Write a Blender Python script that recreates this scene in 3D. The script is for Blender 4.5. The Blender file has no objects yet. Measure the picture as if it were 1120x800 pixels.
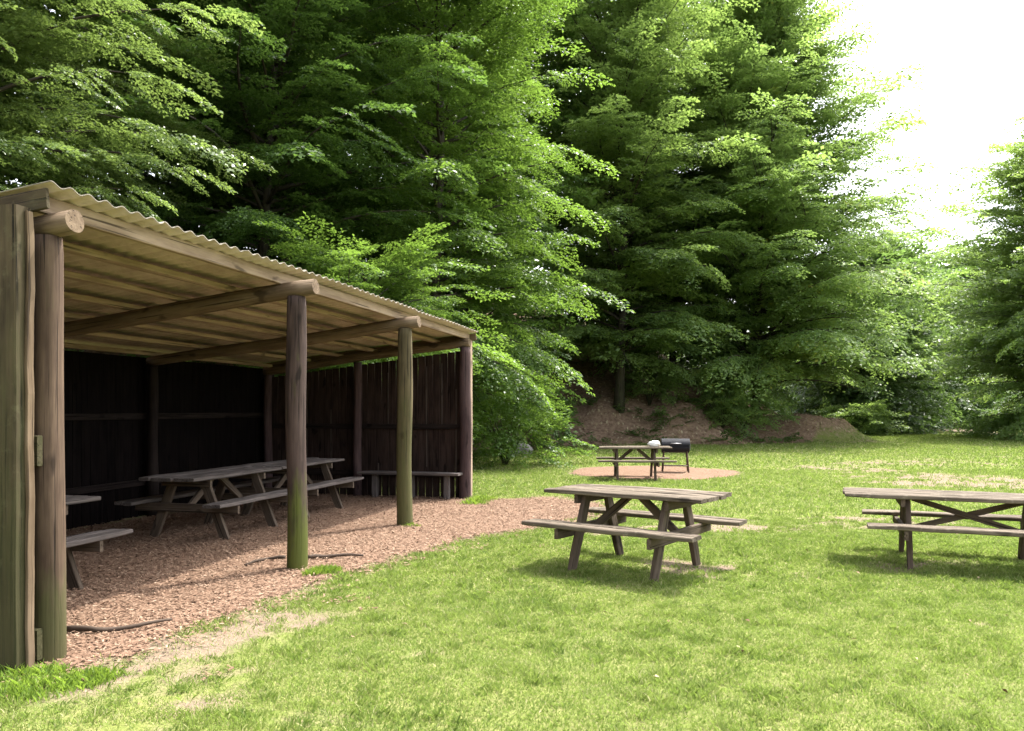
import bpy, math, random
import numpy as np
from mathutils import Vector, Matrix

random.seed(7)
RNG = np.random.default_rng(11)
scene = bpy.context.scene
COL = scene.collection
R = math.radians

# ------------------------------------------------------------------ noise
def _hash(ix, iy, seed):
    n = (ix.astype(np.int64) * 374761393 + iy.astype(np.int64) * 668265263 + seed * 982451653) & 0x7fffffff
    n = ((n ^ (n >> 13)) * 1274126177) & 0x7fffffff
    return ((n ^ (n >> 16)) & 0xffff) / 65535.0

def vnoise(x, y, scale, seed=0, octaves=3):
    x = np.asarray(x, float) / scale; y = np.asarray(y, float) / scale
    out = np.zeros_like(x); amp = 1.0; tot = 0.0
    for o in range(octaves):
        ix = np.floor(x); iy = np.floor(y); fx = x - ix; fy = y - iy
        fx = fx * fx * (3 - 2 * fx); fy = fy * fy * (3 - 2 * fy)
        a = _hash(ix, iy, seed + o); b = _hash(ix + 1, iy, seed + o)
        c = _hash(ix, iy + 1, seed + o); d = _hash(ix + 1, iy + 1, seed + o)
        out += amp * (a * (1 - fx) * (1 - fy) + b * fx * (1 - fy) + c * (1 - fx) * fy + d * fx * fy)
        tot += amp; amp *= 0.5; x = x * 2.03 + 17.1; y = y * 2.03 + 5.3
    return out / tot

def sstep(a, b, x):
    t = np.clip((np.asarray(x, float) - a) / (b - a), 0, 1)
    return t * t * (3 - 2 * t)

# ------------------------------------------------------------------ tagging
def tag(o, label=None, cat=None, group=None, kind=None):
    if label: o['label'] = label
    if cat: o['category'] = cat
    if group: o['group'] = group
    if kind: o['kind'] = kind
    return o

def empty(name, loc, rz=0.0):
    o = bpy.data.objects.new(name, None)
    o.empty_display_size = 0.2
    COL.objects.link(o); o.location = loc; o.rotation_euler = (0, 0, rz)
    return o

def copy_thing(src):
    c = src.copy(); COL.objects.link(c)
    for ch in src.children:
        d = ch.copy(); COL.objects.link(d); d.parent = c
        for g in ch.children:
            e = g.copy(); COL.objects.link(e); e.parent = d
    return c

# ------------------------------------------------------------------ fast meshes
def np_mesh(name, verts, faces_n, idx, mat, parent=None, smooth=False, attrs=None):
    """verts (n,3); faces_n = verts per face (int); idx flat index array."""
    me = bpy.data.meshes.new(name)
    verts = np.ascontiguousarray(verts, dtype=np.float32); idx = np.ascontiguousarray(idx, dtype=np.int32).ravel()
    me.vertices.add(len(verts)); me.vertices.foreach_set('co', verts.ravel())
    nf = len(idx) // faces_n
    me.loops.add(len(idx)); me.loops.foreach_set('vertex_index', idx)
    me.polygons.add(nf)
    me.polygons.foreach_set('loop_start', np.arange(0, len(idx), faces_n, dtype=np.int32))
    me.polygons.foreach_set('loop_total', np.full(nf, faces_n, dtype=np.int32))
    if smooth: me.polygons.foreach_set('use_smooth', np.ones(nf, dtype=bool))
    for k, v in (attrs or {}).items():
        a = me.attributes.new(k, 'FLOAT', 'POINT'); a.data.foreach_set('value', np.ascontiguousarray(v, dtype=np.float32))
    me.update(calc_edges=True)
    me.materials.append(mat)
    o = bpy.data.objects.new(name, me); COL.objects.link(o)
    if parent: o.parent = parent
    return o

class MB:
    """collects boards and logs, links them as one mesh; 'gr' holds each piece's own grain coordinates"""
    def __init__(s): s.v = []; s.f = []; s.g = []; s.sm = []
    def _add(s, vs, gs, fs, smooth):
        b = len(s.v); s.v += vs; s.g += gs
        for f in fs: s.f.append([i + b for i in f]); s.sm.append(smooth if len(f) == 4 else False)
    def board(s, p0, p1, w, t, up=(0, 0, 1), ch=0.006, segs=6, jit=0.002):
        p0 = Vector(p0); p1 = Vector(p1); ax = p1 - p0; L = ax.length; ax.normalize()
        up = Vector(up); side = up.cross(ax)
        if side.length < 1e-4: side = Vector((1, 0, 0)).cross(ax)
        side.normalize(); up = ax.cross(side).normalized()
        hw, ht = w / 2, t / 2
        prof = [(-hw + ch, -ht), (hw - ch, -ht), (hw, -ht + ch), (hw, ht - ch), (hw - ch, ht), (-hw + ch, ht), (-hw, ht - ch), (-hw, -ht + ch)]
        off = Vector((random.uniform(0, 50), random.uniform(0, 50), random.uniform(0, 50)))
        vs, gs, fs = [], [], []; n = len(prof)
        for k in range(segs + 1):
            a = L * k / segs
            dy, dz = random.uniform(-jit, jit), random.uniform(-jit, jit)
            e = 0.003 if k in (0, segs) else 0
            for (y, z) in prof:
                y2 = y + dy - math.copysign(e, y); z2 = z + dz - math.copysign(e, z)
                p = p0 + ax * a + side * y2 + up * z2
                vs.append(p[:]); gs.append((off.x + a, off.y + y, off.z + z))
        for k in range(segs):
            for j in range(n):
                fs.append([k * n + j, k * n + (j + 1) % n, (k + 1) * n + (j + 1) % n, (k + 1) * n + j])
        fs.append(list(range(n))[::-1]); fs.append([segs * n + j for j in range(n)])
        s._add(vs, gs, fs, False); return s
    def log(s, p0, p1, r0, r1, segs=14, n=18, jit=0.006, bend=0.01):
        p0 = Vector(p0); p1 = Vector(p1); ax = p1 - p0; L = ax.length; ax.normalize()
        side = Vector((0, 0, 1)).cross(ax)
        if side.length < 1e-3: side = Vector((1, 0, 0))
        side.normalize(); up = ax.cross(side).normalized()
        off = Vector((random.uniform(0, 50), random.uniform(0, 50), random.uniform(0, 50)))
        ph = [random.uniform(0, 6.28) for _ in range(5)]
        vs, gs, fs = [], [], []
        for k in range(segs + 1):
            t = k / segs; a = L * t; r = r0 + (r1 - r0) * t
            b1 = bend * math.sin(2.1 * math.pi * t + ph[0]) * math.sin(math.pi * t); b2 = bend * math.sin(1.7 * math.pi * t + ph[1]) * math.sin(math.pi * t)
            if k in (0, segs): r *= 0.93
            for j in range(n):
                th = 2 * math.pi * j / n
                rr = r + jit * (0.6 * math.sin(2 * th + ph[2] + 2 * t) + 0.4 * math.sin(3 * th + ph[3] - 3 * t) + 0.4 * math.sin(9 * t + ph[4]))
                y = rr * math.cos(th); z = rr * math.sin(th)
                p = p0 + ax * a + side * (y + b1) + up * (z + b2)
                vs.append(p[:]); gs.append((off.x + a, off.y + y, off.z + z))
        for k in range(segs):
            for j in range(n):
                fs.append([k * n + j, k * n + (j + 1) % n, (k + 1) * n + (j + 1) % n, (k + 1) * n + j])
        fs.append(list(range(n))[::-1]); fs.append([segs * n + j for j in range(n)])
        s._add(vs, gs, fs, True); return s
    def tube(s, pts, rads, n=8):
        pts = [Vector(p) for p in pts]; vs, gs, fs = [], [], []
        off = random.uniform(0, 50); a = 0; ref = Vector((0.3, 0.2, 0.93))
        for k, p in enumerate(pts):
            d = (pts[min(k + 1, len(pts) - 1)] - pts[max(k - 1, 0)]).normalized()
            sd = ref.cross(d)
            if sd.length < 0.05: sd = Vector((1, 0, 0)).cross(d)
            sd.normalize(); up = d.cross(sd)
            if k: a += (p - pts[k - 1]).length
            for j in range(n):
                th = 2 * math.pi * j / n; y = rads[k] * math.cos(th); z = rads[k] * math.sin(th)
                vs.append((p + sd * y + up * z)[:]); gs.append((off + a, off + y, z))
        for k in range(len(pts) - 1):
            for j in range(n):
                fs.append([k * n + j, k * n + (j + 1) % n, (k + 1) * n + (j + 1) % n, (k + 1) * n + j])
        fs.append(list(range(n))[::-1]); fs.append([(len(pts) - 1) * n + j for j in range(n)])
        s._add(vs, gs, fs, True); return s
    def build(s, name, mat, parent=None):
        me = bpy.data.meshes.new(name); me.from_pydata(s.v, [], s.f)
        a = me.attributes.new('gr', 'FLOAT_VECTOR', 'POINT')
        a.data.foreach_set('vector', np.array(s.g, dtype=np.float32).ravel())
        me.polygons.foreach_set('use_smooth', np.array(s.sm, dtype=bool))
        me.update(); me.materials.append(mat)
        o = bpy.data.objects.new(name, me); COL.objects.link(o)
        if parent: o.parent = parent
        return o

# ------------------------------------------------------------------ materials
class NT:
    def __init__(s, name):
        s.m = bpy.data.materials.new(name); s.m.use_nodes = True; s.t = s.m.node_tree
        for n in list(s.t.nodes): s.t.nodes.remove(n)
        s.out = s.n('ShaderNodeOutputMaterial')
    def n(s, typ, **kw):
        nd = s.t.nodes.new(typ)
        for k, v in kw.items(): setattr(nd, k, v)
        return nd
    def l(s, a, b): s.t.links.new(a, b)
    def attr(s, name): return s.n('ShaderNodeAttribute', attribute_name=name)
    def noise(s, vec, scale, detail=4, rough=0.55, sc=None):
        if sc is not None:
            mp = s.n('ShaderNodeMapping'); mp.inputs['Scale'].default_value = sc
            s.l(vec, mp.inputs['Vector']); vec = mp.outputs['Vector']
        nd = s.n('ShaderNodeTexNoise'); nd.inputs['Scale'].default_value = scale
        nd.inputs['Detail'].default_value = detail; nd.inputs['Roughness'].default_value = rough
        s.l(vec, nd.inputs['Vector']); return nd.outputs['Fac']
    def ramp(s, fac, stops):
        r = s.n('ShaderNodeValToRGB'); e = r.color_ramp.elements
        while len(e) < len(stops): e.new(0.5)
        for i, (p, c) in enumerate(stops):
            e[i].position = p; e[i].color = (c, c, c, 1) if isinstance(c, (int, float)) else (*c, 1)
        s.l(fac, r.inputs['Fac']); return r.outputs['Color']
    def mix(s, fac, a, b, blend='MIX'):
        m = s.n('ShaderNodeMix', data_type='RGBA', blend_type=blend)
        for sock, v in ((m.inputs[0], fac), (m.inputs[6], a), (m.inputs[7], b)):
            if isinstance(v, (int, float)): sock.default_value = v
            elif isinstance(v, tuple): sock.default_value = (*v, 1)
            else: s.l(v, sock)
        return m.outputs[2]
    def math(s, op, a, b=0.0):
        m = s.n('ShaderNodeMath', operation=op)
        for sock, v in ((m.inputs[0], a), (m.inputs[1], b)):
            if isinstance(v, (int, float)): sock.default_value = v
            else: s.l(v, sock)
        return m.outputs[0]
    def bsdf(s, col, rough=0.8, spec=0.3, height=None, bump=0.3, dist=0.01, metal=0.0):
        b = s.n('ShaderNodeBsdfPrincipled')
        if isinstance(col, tuple): b.inputs['Base Color'].default_value = (*col, 1)
        else: s.l(col, b.inputs['Base Color'])
        if isinstance(rough, (int, float)): b.inputs['Roughness'].default_value = rough
        else: s.l(rough, b.inputs['Roughness'])
        b.inputs['Specular IOR Level'].default_value = spec; b.inputs['Metallic'].default_value = metal
        if height is not None:
            bp = s.n('ShaderNodeBump'); bp.inputs['Strength'].default_value = bump; bp.inputs['Distance'].default_value = dist
            s.l(height, bp.inputs['Height']); s.l(bp.outputs['Normal'], b.inputs['Normal'])
        return b
    def done(s, sh):
        s.l(sh.outputs[0], s.out.inputs['Surface']); return s.m

def wood(name, dark, light, moss=None, moss_top=1.0, moss_amt=1.0, lichen=None, rough=0.85, bump=0.7, spec=0.2):
    t = NT(name); g = t.attr('gr').outputs['Vector']
    grain = t.noise(g, 1.0, 6, 0.65, (1.6, 38, 38))
    blot = t.noise(g, 1.0, 4, 0.6, (1.1, 5, 5))
    crack = t.noise(g, 1.0, 3, 0.5, (0.9, 55, 55))
    big = t.noise(g, 1.0, 3, 0.6, (2.6, 11, 11))
    f = t.math('ADD', t.math('ADD', t.math('MULTIPLY', grain, 0.5), t.math('MULTIPLY', blot, 0.4)), t.math('MULTIPLY', t.math('SUBTRACT', big, 0.4), 0.5))
    col = t.ramp(f, [(0.36, dark), (0.74, light)])
    ck = t.ramp(crack, [(0.33, 0.0), (0.41, 1.0)])
    col = t.mix(ck, tuple(c * 0.35 for c in dark), col)
    knot = t.noise(g, 1.0, 2, 0.4, (3.2, 9, 9))
    col = t.mix(t.ramp(knot, [(0.66, 0.0), (0.72, 0.8)]), col, tuple(c * 0.4 for c in dark))
    if lichen:
        ln = t.noise(g, 9.0, 5, 0.7)
        col = t.mix(t.ramp(ln, [(0.56, 0.0), (0.68, 0.6)]), col, lichen)
    if moss:
        pos = t.n('ShaderNodeNewGeometry').outputs['Position']; sx = t.n('ShaderNodeSeparateXYZ'); t.l(pos, sx.inputs[0])
        h = t.n('ShaderNodeMapRange'); h.inputs['From Min'].default_value = 0.15; h.inputs['From Max'].default_value = moss_top
        h.inputs['To Min'].default_value = 1.0; h.inputs['To Max'].default_value = 0.0; t.l(sx.outputs['Z'], h.inputs['Value'])
        mn = t.noise(g, 1.0, 5, 0.7, (2.2, 11, 11))
        mf = t.ramp(t.math('ADD', t.math('MULTIPLY', h.outputs[0], 0.55), t.math('MULTIPLY', mn, 1.1)), [(0.66, 0.0), (0.98, moss_amt)])
        col = t.mix(mf, col, moss)
    return t.done(t.bsdf(col, rough, spec, t.math('ADD', grain, t.math('MULTIPLY', ck, 0.6)), bump, 0.006))

M = {}
M['log_brown'] = wood('log_brown', (0.0504, 0.0312, 0.0212), (0.1361, 0.0932, 0.0630), (0.060, 0.062, 0.022), 0.8, 0.75)
M['log_dark'] = wood('log_dark', (0.0312, 0.0200, 0.0162), (0.0936, 0.0624, 0.0530), (0.075, 0.088, 0.016), 1.2, 0.9)
M['log_green'] = wood('log_green', (0.0542, 0.0433, 0.0217), (0.1445, 0.1156, 0.0615), (0.075, 0.078, 0.026), 2.3, 0.7)
M['log_maroon'] = wood('log_maroon', (0.0360, 0.0216, 0.0216), (0.0945, 0.0594, 0.0558))
M['square_post'] = wood('square_post', (0.0255, 0.0188, 0.0097), (0.0863, 0.0660, 0.0375), (0.042, 0.044, 0.016), 3.2, 0.6, lichen=(0.085, 0.075, 0.042))
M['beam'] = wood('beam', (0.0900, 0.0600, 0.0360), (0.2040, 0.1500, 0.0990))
M['purlin'] = wood('purlin', (0.22, 0.155, 0.108), (0.44, 0.335, 0.25))
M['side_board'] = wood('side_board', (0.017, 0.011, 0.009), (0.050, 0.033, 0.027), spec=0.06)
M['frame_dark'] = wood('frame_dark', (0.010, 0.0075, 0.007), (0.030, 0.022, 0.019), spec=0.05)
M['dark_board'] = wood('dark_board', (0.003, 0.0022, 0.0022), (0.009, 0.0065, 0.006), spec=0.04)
M['gap_light_strip'] = wood('gap_light_strip', (0.03, 0.022, 0.017), (0.085, 0.065, 0.052))  # paler wood tone imitating light in the gaps of the end wall
M['table'] = wood('table', (0.065, 0.051, 0.038), (0.215, 0.178, 0.136), lichen=(0.25, 0.215, 0.165), bump=0.7, spec=0.1)
M['table_leg'] = wood('table_leg', (0.052, 0.037, 0.026), (0.145, 0.110, 0.080), bump=0.7)
M['grey_table'] = wood('grey_table', (0.06, 0.050, 0.046), (0.15, 0.128, 0.118), bump=0.7)
M['stick'] = wood('stick', (0.04, 0.028, 0.02), (0.11, 0.08, 0.06))
M['bark'] = wood('bark', (0.028, 0.024, 0.019), (0.085, 0.072, 0.056), (0.05, 0.065, 0.02), 4.0, 0.6)

def mat_roof():
    t = NT('fibre_sheet'); pos = t.n('ShaderNodeNewGeometry').outputs['Position']
    a = t.noise(pos, 2.2, 5, 0.65); b = t.noise(pos, 14.0, 4, 0.7)
    col = t.ramp(a, [(0.3, (0.33, 0.255, 0.20)), (0.7, (0.52, 0.42, 0.345))])
    col = t.mix(t.ramp(b, [(0.5, 0.0), (0.75, 0.5)]), col, (0.22, 0.18, 0.13))
    return t.done(t.bsdf(col, 0.85, 0.2, b, 0.25, 0.004))
M['roof'] = mat_roof()
def mat_roof_top():
    t = NT('weathered_sheet'); pos = t.n('ShaderNodeNewGeometry').outputs['Position']
    a = t.noise(pos, 3.0, 5, 0.65); b = t.noise(pos, 18.0, 4, 0.7)
    col = t.ramp(a, [(0.3, (0.12, 0.105, 0.08)), (0.7, (0.25, 0.225, 0.185))])
    col = t.mix(t.ramp(b, [(0.55, 0.0), (0.7, 0.7)]), col, (0.07, 0.075, 0.045))
    return t.done(t.bsdf(col, 0.9, 0.15, b, 0.3, 0.004))
M['roof_top'] = mat_roof_top()

def leaf_mat(name, a, b, trans, fac=0.42, rough=0.42, gloss=0.35, hi=None):
    t = NT(name); g = t.n('ShaderNodeNewGeometry'); tone = t.attr('tone').outputs['Fac']
    rnd = g.outputs['Random Per Island']
    f = t.math('ADD', t.math('MULTIPLY', rnd, 0.45), t.math('MULTIPLY', tone, 0.55))
    col = t.ramp(f, [(0.1, a), (0.9, b)] if not hi else [(0.1, a), (0.8, b), (0.97, hi)])
    tc = t.mix(f, tuple(c * 0.75 for c in trans), tuple(min(1, c * 1.25) for c in trans))
    p = t.bsdf(col, rough, gloss); tr = t.n('ShaderNodeBsdfTranslucent'); t.l(tc, tr.inputs['Color'])
    mx = t.n('ShaderNodeMixShader'); mx.inputs[0].default_value = fac
    t.l(p.outputs[0], mx.inputs[1]); t.l(tr.outputs[0], mx.inputs[2])
    return t.done(mx)
M['leaf_beech'] = leaf_mat('leaf_beech', (0.042, 0.088, 0.018), (0.088, 0.150, 0.032), (0.20, 0.33, 0.045), 0.45)
M['leaf_dark'] = leaf_mat('leaf_dark', (0.030, 0.064, 0.017), (0.064, 0.115, 0.028), (0.16, 0.28, 0.045), 0.38)
M['leaf_pale'] = leaf_mat('leaf_pale', (0.062, 0.112, 0.034), (0.145, 0.205, 0.068), (0.26, 0.37, 0.08), 0.44, 0.36, 0.6)
M['leaf_mid'] = leaf_mat('leaf_mid', (0.074, 0.134, 0.042), (0.155, 0.222, 0.070), (0.29, 0.42, 0.09), 0.47)
M['leaf_bright'] = leaf_mat('leaf_bright', (0.083, 0.152, 0.050), (0.160, 0.236, 0.074), (0.30, 0.44, 0.10), 0.47, hi=(0.30, 0.28, 0.04))
M['leaf_blue'] = leaf_mat('leaf_blue', (0.038, 0.078, 0.028), (0.085, 0.138, 0.046), (0.17, 0.28, 0.06), 0.40)
M['grass'] = leaf_mat('grass_blades', (0.074, 0.138, 0.024), (0.210, 0.252, 0.062), (0.25, 0.36, 0.066), 0.36, 0.5, 0.2, hi=(0.46, 0.41, 0.23))
M['tuft'] = leaf_mat('tuft_blades', (0.080, 0.150, 0.020), (0.190, 0.270, 0.045), (0.28, 0.42, 0.05), 0.42, 0.45, 0.3)

def mat_ground():
    t = NT('ground'); pos = t.n('ShaderNodeNewGeometry').outputs['Position']
    bare = t.attr('bare').outputs['Fac']; soil = t.attr('soil').outputs['Fac']
    n1 = t.noise(pos, 0.9, 5, 0.6); n2 = t.noise(pos, 7.0, 5, 0.7); n3 = t.noise(pos, 45.0, 4, 0.7)
    g = t.ramp(n1, [(0.3, (0.100, 0.145, 0.028)), (0.7, (0.190, 0.210, 0.058))])
    g = t.mix(t.ramp(n2, [(0.42, 0.0), (0.72, 0.7)]), g, (0.27, 0.24, 0.115))
    g = t.mix(t.ramp(n3, [(0.35, 0.75), (0.6, 0.0)]), g, (0.070, 0.080, 0.022))
    d = t.ramp(n3, [(0.3, (0.10, 0.075, 0.053)), (0.7, (0.23, 0.18, 0.13))])
    d = t.mix(t.ramp(n2, [(0.4, 0.0), (0.7, 0.6)]), d, (0.25, 0.19, 0.125))
    bf = t.ramp(t.math('ADD', bare, t.math('MULTIPLY', t.math('SUBTRACT', n2, 0.5), 0.7)), [(0.30, 0.0), (0.75, 1.0)])
    col = t.mix(bf, g, d)
    s = t.ramp(n2, [(0.3, (0.085, 0.055, 0.038)), (0.5, (0.20, 0.132, 0.092)), (0.72, (0.34, 0.24, 0.17))])
    s = t.mix(t.ramp(n3, [(0.45, 0.0), (0.7, 0.6)]), s, (0.22, 0.155, 0.105))
    sf = t.ramp(t.math('ADD', soil, t.math('MULTIPLY', t.math('SUBTRACT', n2, 0.5), 0.5)), [(0.4, 0.0), (0.6, 1.0)])
    col = t.mix(sf, col, s)
    h = t.math('ADD', t.math('MULTIPLY', n2, 0.6), t.math('MULTIPLY', n3, 0.5))
    return t.done(t.bsdf(col, 0.95, 0.1, h, 0.8, 0.04))
M['ground'] = mat_ground()

def mat_mulch():
    t = NT('mulch'); pos = t.n('ShaderNodeNewGeometry').outputs['Position']
    a = t.noise(pos, 60.0, 4, 0.7, (1.0, 1.0, 1.0)); b = t.noise(pos, 2.0, 4, 0.6)
    v = t.n('ShaderNodeTexVoronoi'); v.inputs['Scale'].default_value = 42; t.l(pos, v.inputs['Vector'])
    sp = t.n('ShaderNodeSeparateColor'); t.l(v.outputs['Color'], sp.inputs[0])
    col = t.ramp(sp.outputs[0], [(0.0, (0.115, 0.068, 0.045)), (0.5, (0.185, 0.117, 0.079)), (1.0, (0.26, 0.175, 0.122))])
    col = t.mix(t.ramp(b, [(0.4, 0.0), (0.7, 0.5)]), col, (0.17, 0.105, 0.072))
    return t.done(t.bsdf(col, 0.95, 0.1, t.math('ADD', v.outputs['Distance'], a), 0.7, 0.02))
M['mulch'] = mat_mulch()

def mat_chip():
    t = NT('wood_chip'); rnd = t.n('ShaderNodeNewGeometry').outputs['Random Per Island']
    col = t.ramp(rnd, [(0.0, (0.10, 0.056, 0.036)), (0.35, (0.175, 0.108, 0.071)), (0.85, (0.235, 0.156, 0.106)), (1.0, (0.32, 0.23, 0.165))])
    return t.done(t.bsdf(col, 0.85, 0.2))
M['chip'] = mat_chip()

def plain(name, c, rough=0.6, metal=0.0, spec=0.4, vary=0.25, scale=12.0):
    t = NT(name); pos = t.n('ShaderNodeNewGeometry').outputs['Position']
    n = t.noise(pos, scale, 4, 0.6)
    col = t.mix(t.ramp(n, [(0.3, 1.0), (0.7, 0.0)]), c, tuple(x * (1 - vary * 2) for x in c))
    return t.done(t.bsdf(col, rough, spec, n, 0.15, 0.003, metal))
M['black_steel'] = plain('black_steel', (0.016, 0.017, 0.022), 0.75, spec=.2)
M['steel'] = plain('steel', (0.45, 0.45, 0.47), 0.4, 0.6)
M['rust'] = plain('rust', (0.09, 0.05, 0.035), 0.85)
M['white_plastic'] = plain('white_plastic', (0.78, 0.78, 0.76), 0.5, vary=0.06)
M['stone'] = plain('stone', (0.26, 0.25, 0.23), 0.9, vary=0.3, scale=9)

# ------------------------------------------------------------------ camera
CAM_H = 1.55
cam = bpy.data.cameras.new('camera'); co = bpy.data.objects.new('camera', cam); COL.objects.link(co)
co.location = (0, 0, CAM_H); co.rotation_euler = (R(90), 0, 0)
cam.sensor_width = 36; cam.lens = 36 * 850 / 1120; cam.shift_y = 48 / 1120
cam.clip_start = 0.05; cam.clip_end = 3000
scene.camera = co
F = 850.0
def at(px, py, z=0.0):
    """photo pixel -> point at height z (only used to read positions off the flat lawn)"""
    Y = F * (CAM_H - z) / (py - 448.0)
    return Vector(((px - 560) / F * Y, Y, z))

# ------------------------------------------------------------------ terrain
TOE = np.array([(-14, -30), (-12.5, -4), (-10.5, 7), (-8.0, 15), (-3.6, 22), (-0.8, 29), (3, 32.5), (9, 33.5), (13, 36), (17.5, 44), (22, 60), (26, 90), (40, 200)], float)
def toe_dist(x, y):
    x = np.asarray(x, float); y = np.asarray(y, float)
    best = np.full(x.shape, 1e9); sign = np.ones(x.shape)
    for (a, b) in zip(TOE[:-1], TOE[1:]):
        d = b - a; L2 = d @ d
        t = np.clip(((x - a[0]) * d[0] + (y - a[1]) * d[1]) / L2, 0, 1)
        dx = x - (a[0] + t * d[0]); dy = y - (a[1] + t * d[1]); dist = np.hypot(dx, dy)
        cr = d[0] * dy - d[1] * dx
        m = dist < best
        best = np.where(m, dist, best); sign = np.where(m, np.sign(cr), sign)
    return best * sign          # positive on the hill
def H(x, y):
    x = np.asarray(x, float); y = np.asarray(y, float)
    s = toe_dist(x, y) + 1.6 * (vnoise(x, y, 5.0, 3) - 0.5)
    k = 0.62 - 0.42 * sstep(14, 24, x)
    rise = np.where(s > 0, k * (np.sqrt(np.maximum(s, 0) ** 2 + 1.0) - 1.0), 0.0)
    rise = 16 * (1 - np.exp(-rise / 16.0)) * 1.12
    bumps = 0.6 * (vnoise(x, y, 2.2, 9) - 0.5) * sstep(0, 2.0, s)
    lawn = 0.03 * (vnoise(x, y, 4.0, 5) - 0.5) * sstep(14, 30, y)
    dip = -0.01 * np.exp(-(((x - 4.9) / 2.2) ** 2 + ((y - 8.2) / 1.8) ** 2))
    m1 = 1.25 * np.exp(-(((x - 14.9) / 2.3) ** 2 + ((y - 39.0) / 1.9) ** 2) ** 1.5) * (1 + 1.1 * (vnoise(x, y, 1.3, 71, 4) - .5))
    m2 = 0.7 * np.exp(-(((x - 8.3) / 1.8) ** 2 + ((y - 35.2) / 1.5) ** 2) ** 1.5) * (1 + 1.1 * (vnoise(x, y, 1.0, 72, 4) - .5))
    return rise + bumps + lawn + dip + m1 + m2
def Hs(x, y): return float(H(np.array([x]), np.array([y]))[0])

# shed frame: origin at log post B, U along the front, V into the shed
U = Vector((0.238, 0.971, 0)).normalized(); V = Vector((-U.y, U.x, 0))
PB = Vector((-2.06, 7.44, 0))
def S(u, v, z=0.0): return PB + U * u + V * v + Vector((0, 0, z))

MULCH = [S(-2.95, 4.0), S(-2.95, -0.05), at(70, 735), at(150, 715), at(225, 690), at(285, 663), at(400, 621), at(500, 591), at(580, 577), at(650, 566), at(658, 553), at(600, 545), S(6.15, -0.35), S(6.15, 4.0)]
MULCH = np.array([(p.x, p.y) for p in MULCH])
def poly_sd(x, y, P):
    x = np.asarray(x, float); y = np.asarray(y, float)
    best = np.full(x.shape, 1e9); inside = np.zeros(x.shape, bool)
    for i in range(len(P)):
        a = P[i]; b = P[(i + 1) % len(P)]; d = b - a; L2 = d @ d
        t = np.clip(((x - a[0]) * d[0] + (y - a[1]) * d[1]) / L2, 0, 1)
        best = np.minimum(best, np.hypot(x - a[0] - t * d[0], y - a[1] - t * d[1]))
        c = ((a[1] > y) != (b[1] > y)) & (x < (b[0] - a[0]) * (y - a[1]) / (b[1] - a[1] + 1e-12) + a[0])
        inside ^= c
    return np.where(inside, best, -best)
PAD = (3.45, 19.2, 2.05)
def mulch_sd(x, y):
    return poly_sd(x, y, MULCH) + 0.45 * (vnoise(x, y, 0.8, 21, 3) - 0.5) + 0.3 * (vnoise(x, y, 0.2, 23, 3) - 0.5)
def pad_sd(x, y):
    return PAD[2] - np.hypot(np.asarray(x) - PAD[0], np.asarray(y) - PAD[1]) + 0.5 * (vnoise(x, y, 0.8, 22, 4) - 0.5)

BARE = [(9.6, 17.0, 1.9, 1.8, 1.35), (8.6, 20.0, 1.5, 1.4, .95), (11.5, 22.5, 2.8, 1.4, .85), (5.0, 10.7, 0.9, 0.55, 1.15), (2.9, 10.4, 1.0, 0.5, 1.2), (1.5, 10.0, 0.9, 0.5, .9),
        (0.9, 8.6, 0.5, 0.5, .5), (-2.0, 4.6, 0.45, 0.9, 1.2), (-1.65, 5.5, 0.5, 0.45, 1.1), (-2.3, 4.2, .35, .3, .9), (4.1, 9.8, 0.4, 0.25, .5), (13.5, 32, 3.0, 2.2, .5), (9, 27, 2.2, 1.1, .4), (17, 36, 3.5, 2, .45), (3.4, 5.6, .28, .16, .55), (0.95, 6.2, .25, .14, .5), (1.6, 5.1, .2, .1, .45), (-0.6, 5.0, .3, .2, .5), (-1.1, 3.9, .4, .2, .5), (2.0, 7.6, 0.9, 0.6, .75), (4.4, 7.7, 0.9, 0.5, .7), (6.3, 5.6, .35, .2, .9)]
def bare(x, y):
    x = np.asarray(x, float); y = np.asarray(y, float)
    b = 0.42 * sstep(0.58, 0.80, vnoise(x, y, 1.6, 31, 4)) + 0.25 * sstep(.6, .8, vnoise(x, y, 0.4, 35, 3))
    wob = 0.5 * vnoise(x, y, 0.5, 33, 3) + 0.5 * vnoise(x, y, 0.13, 34, 3)
    for (cx, cy, rx, ry, s) in BARE:
        q = np.exp(-(((x - cx) / (rx * 1.15)) ** 2 + ((y - cy) / (ry * 1.15)) ** 2))
        b = np.maximum(b, q * s * (0.15 + 1.35 * sstep(0.3, 0.72, wob)))
    b = np.maximum(b, (0.62 + 0.3 * (vnoise(x, y, .3, 24, 3) - .5)) * sstep(-0.75, 0.1, mulch_sd(x, y))); b = np.maximum(b, 0.7 * sstep(-0.5, 0.1, pad_sd(x, y)))
    return b
def soil(x, y):
    return np.maximum(0.9 * np.exp(-(((np.asarray(x) - 14.9) / 2.7) ** 2 + ((np.asarray(y) - 38.8) / 2.2) ** 2)), 0) + sstep(-0.8, 0.7, toe_dist(x, y) + 2.2 * (vnoise(x, y, 1.7, 41, 3) - 0.5))

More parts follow.
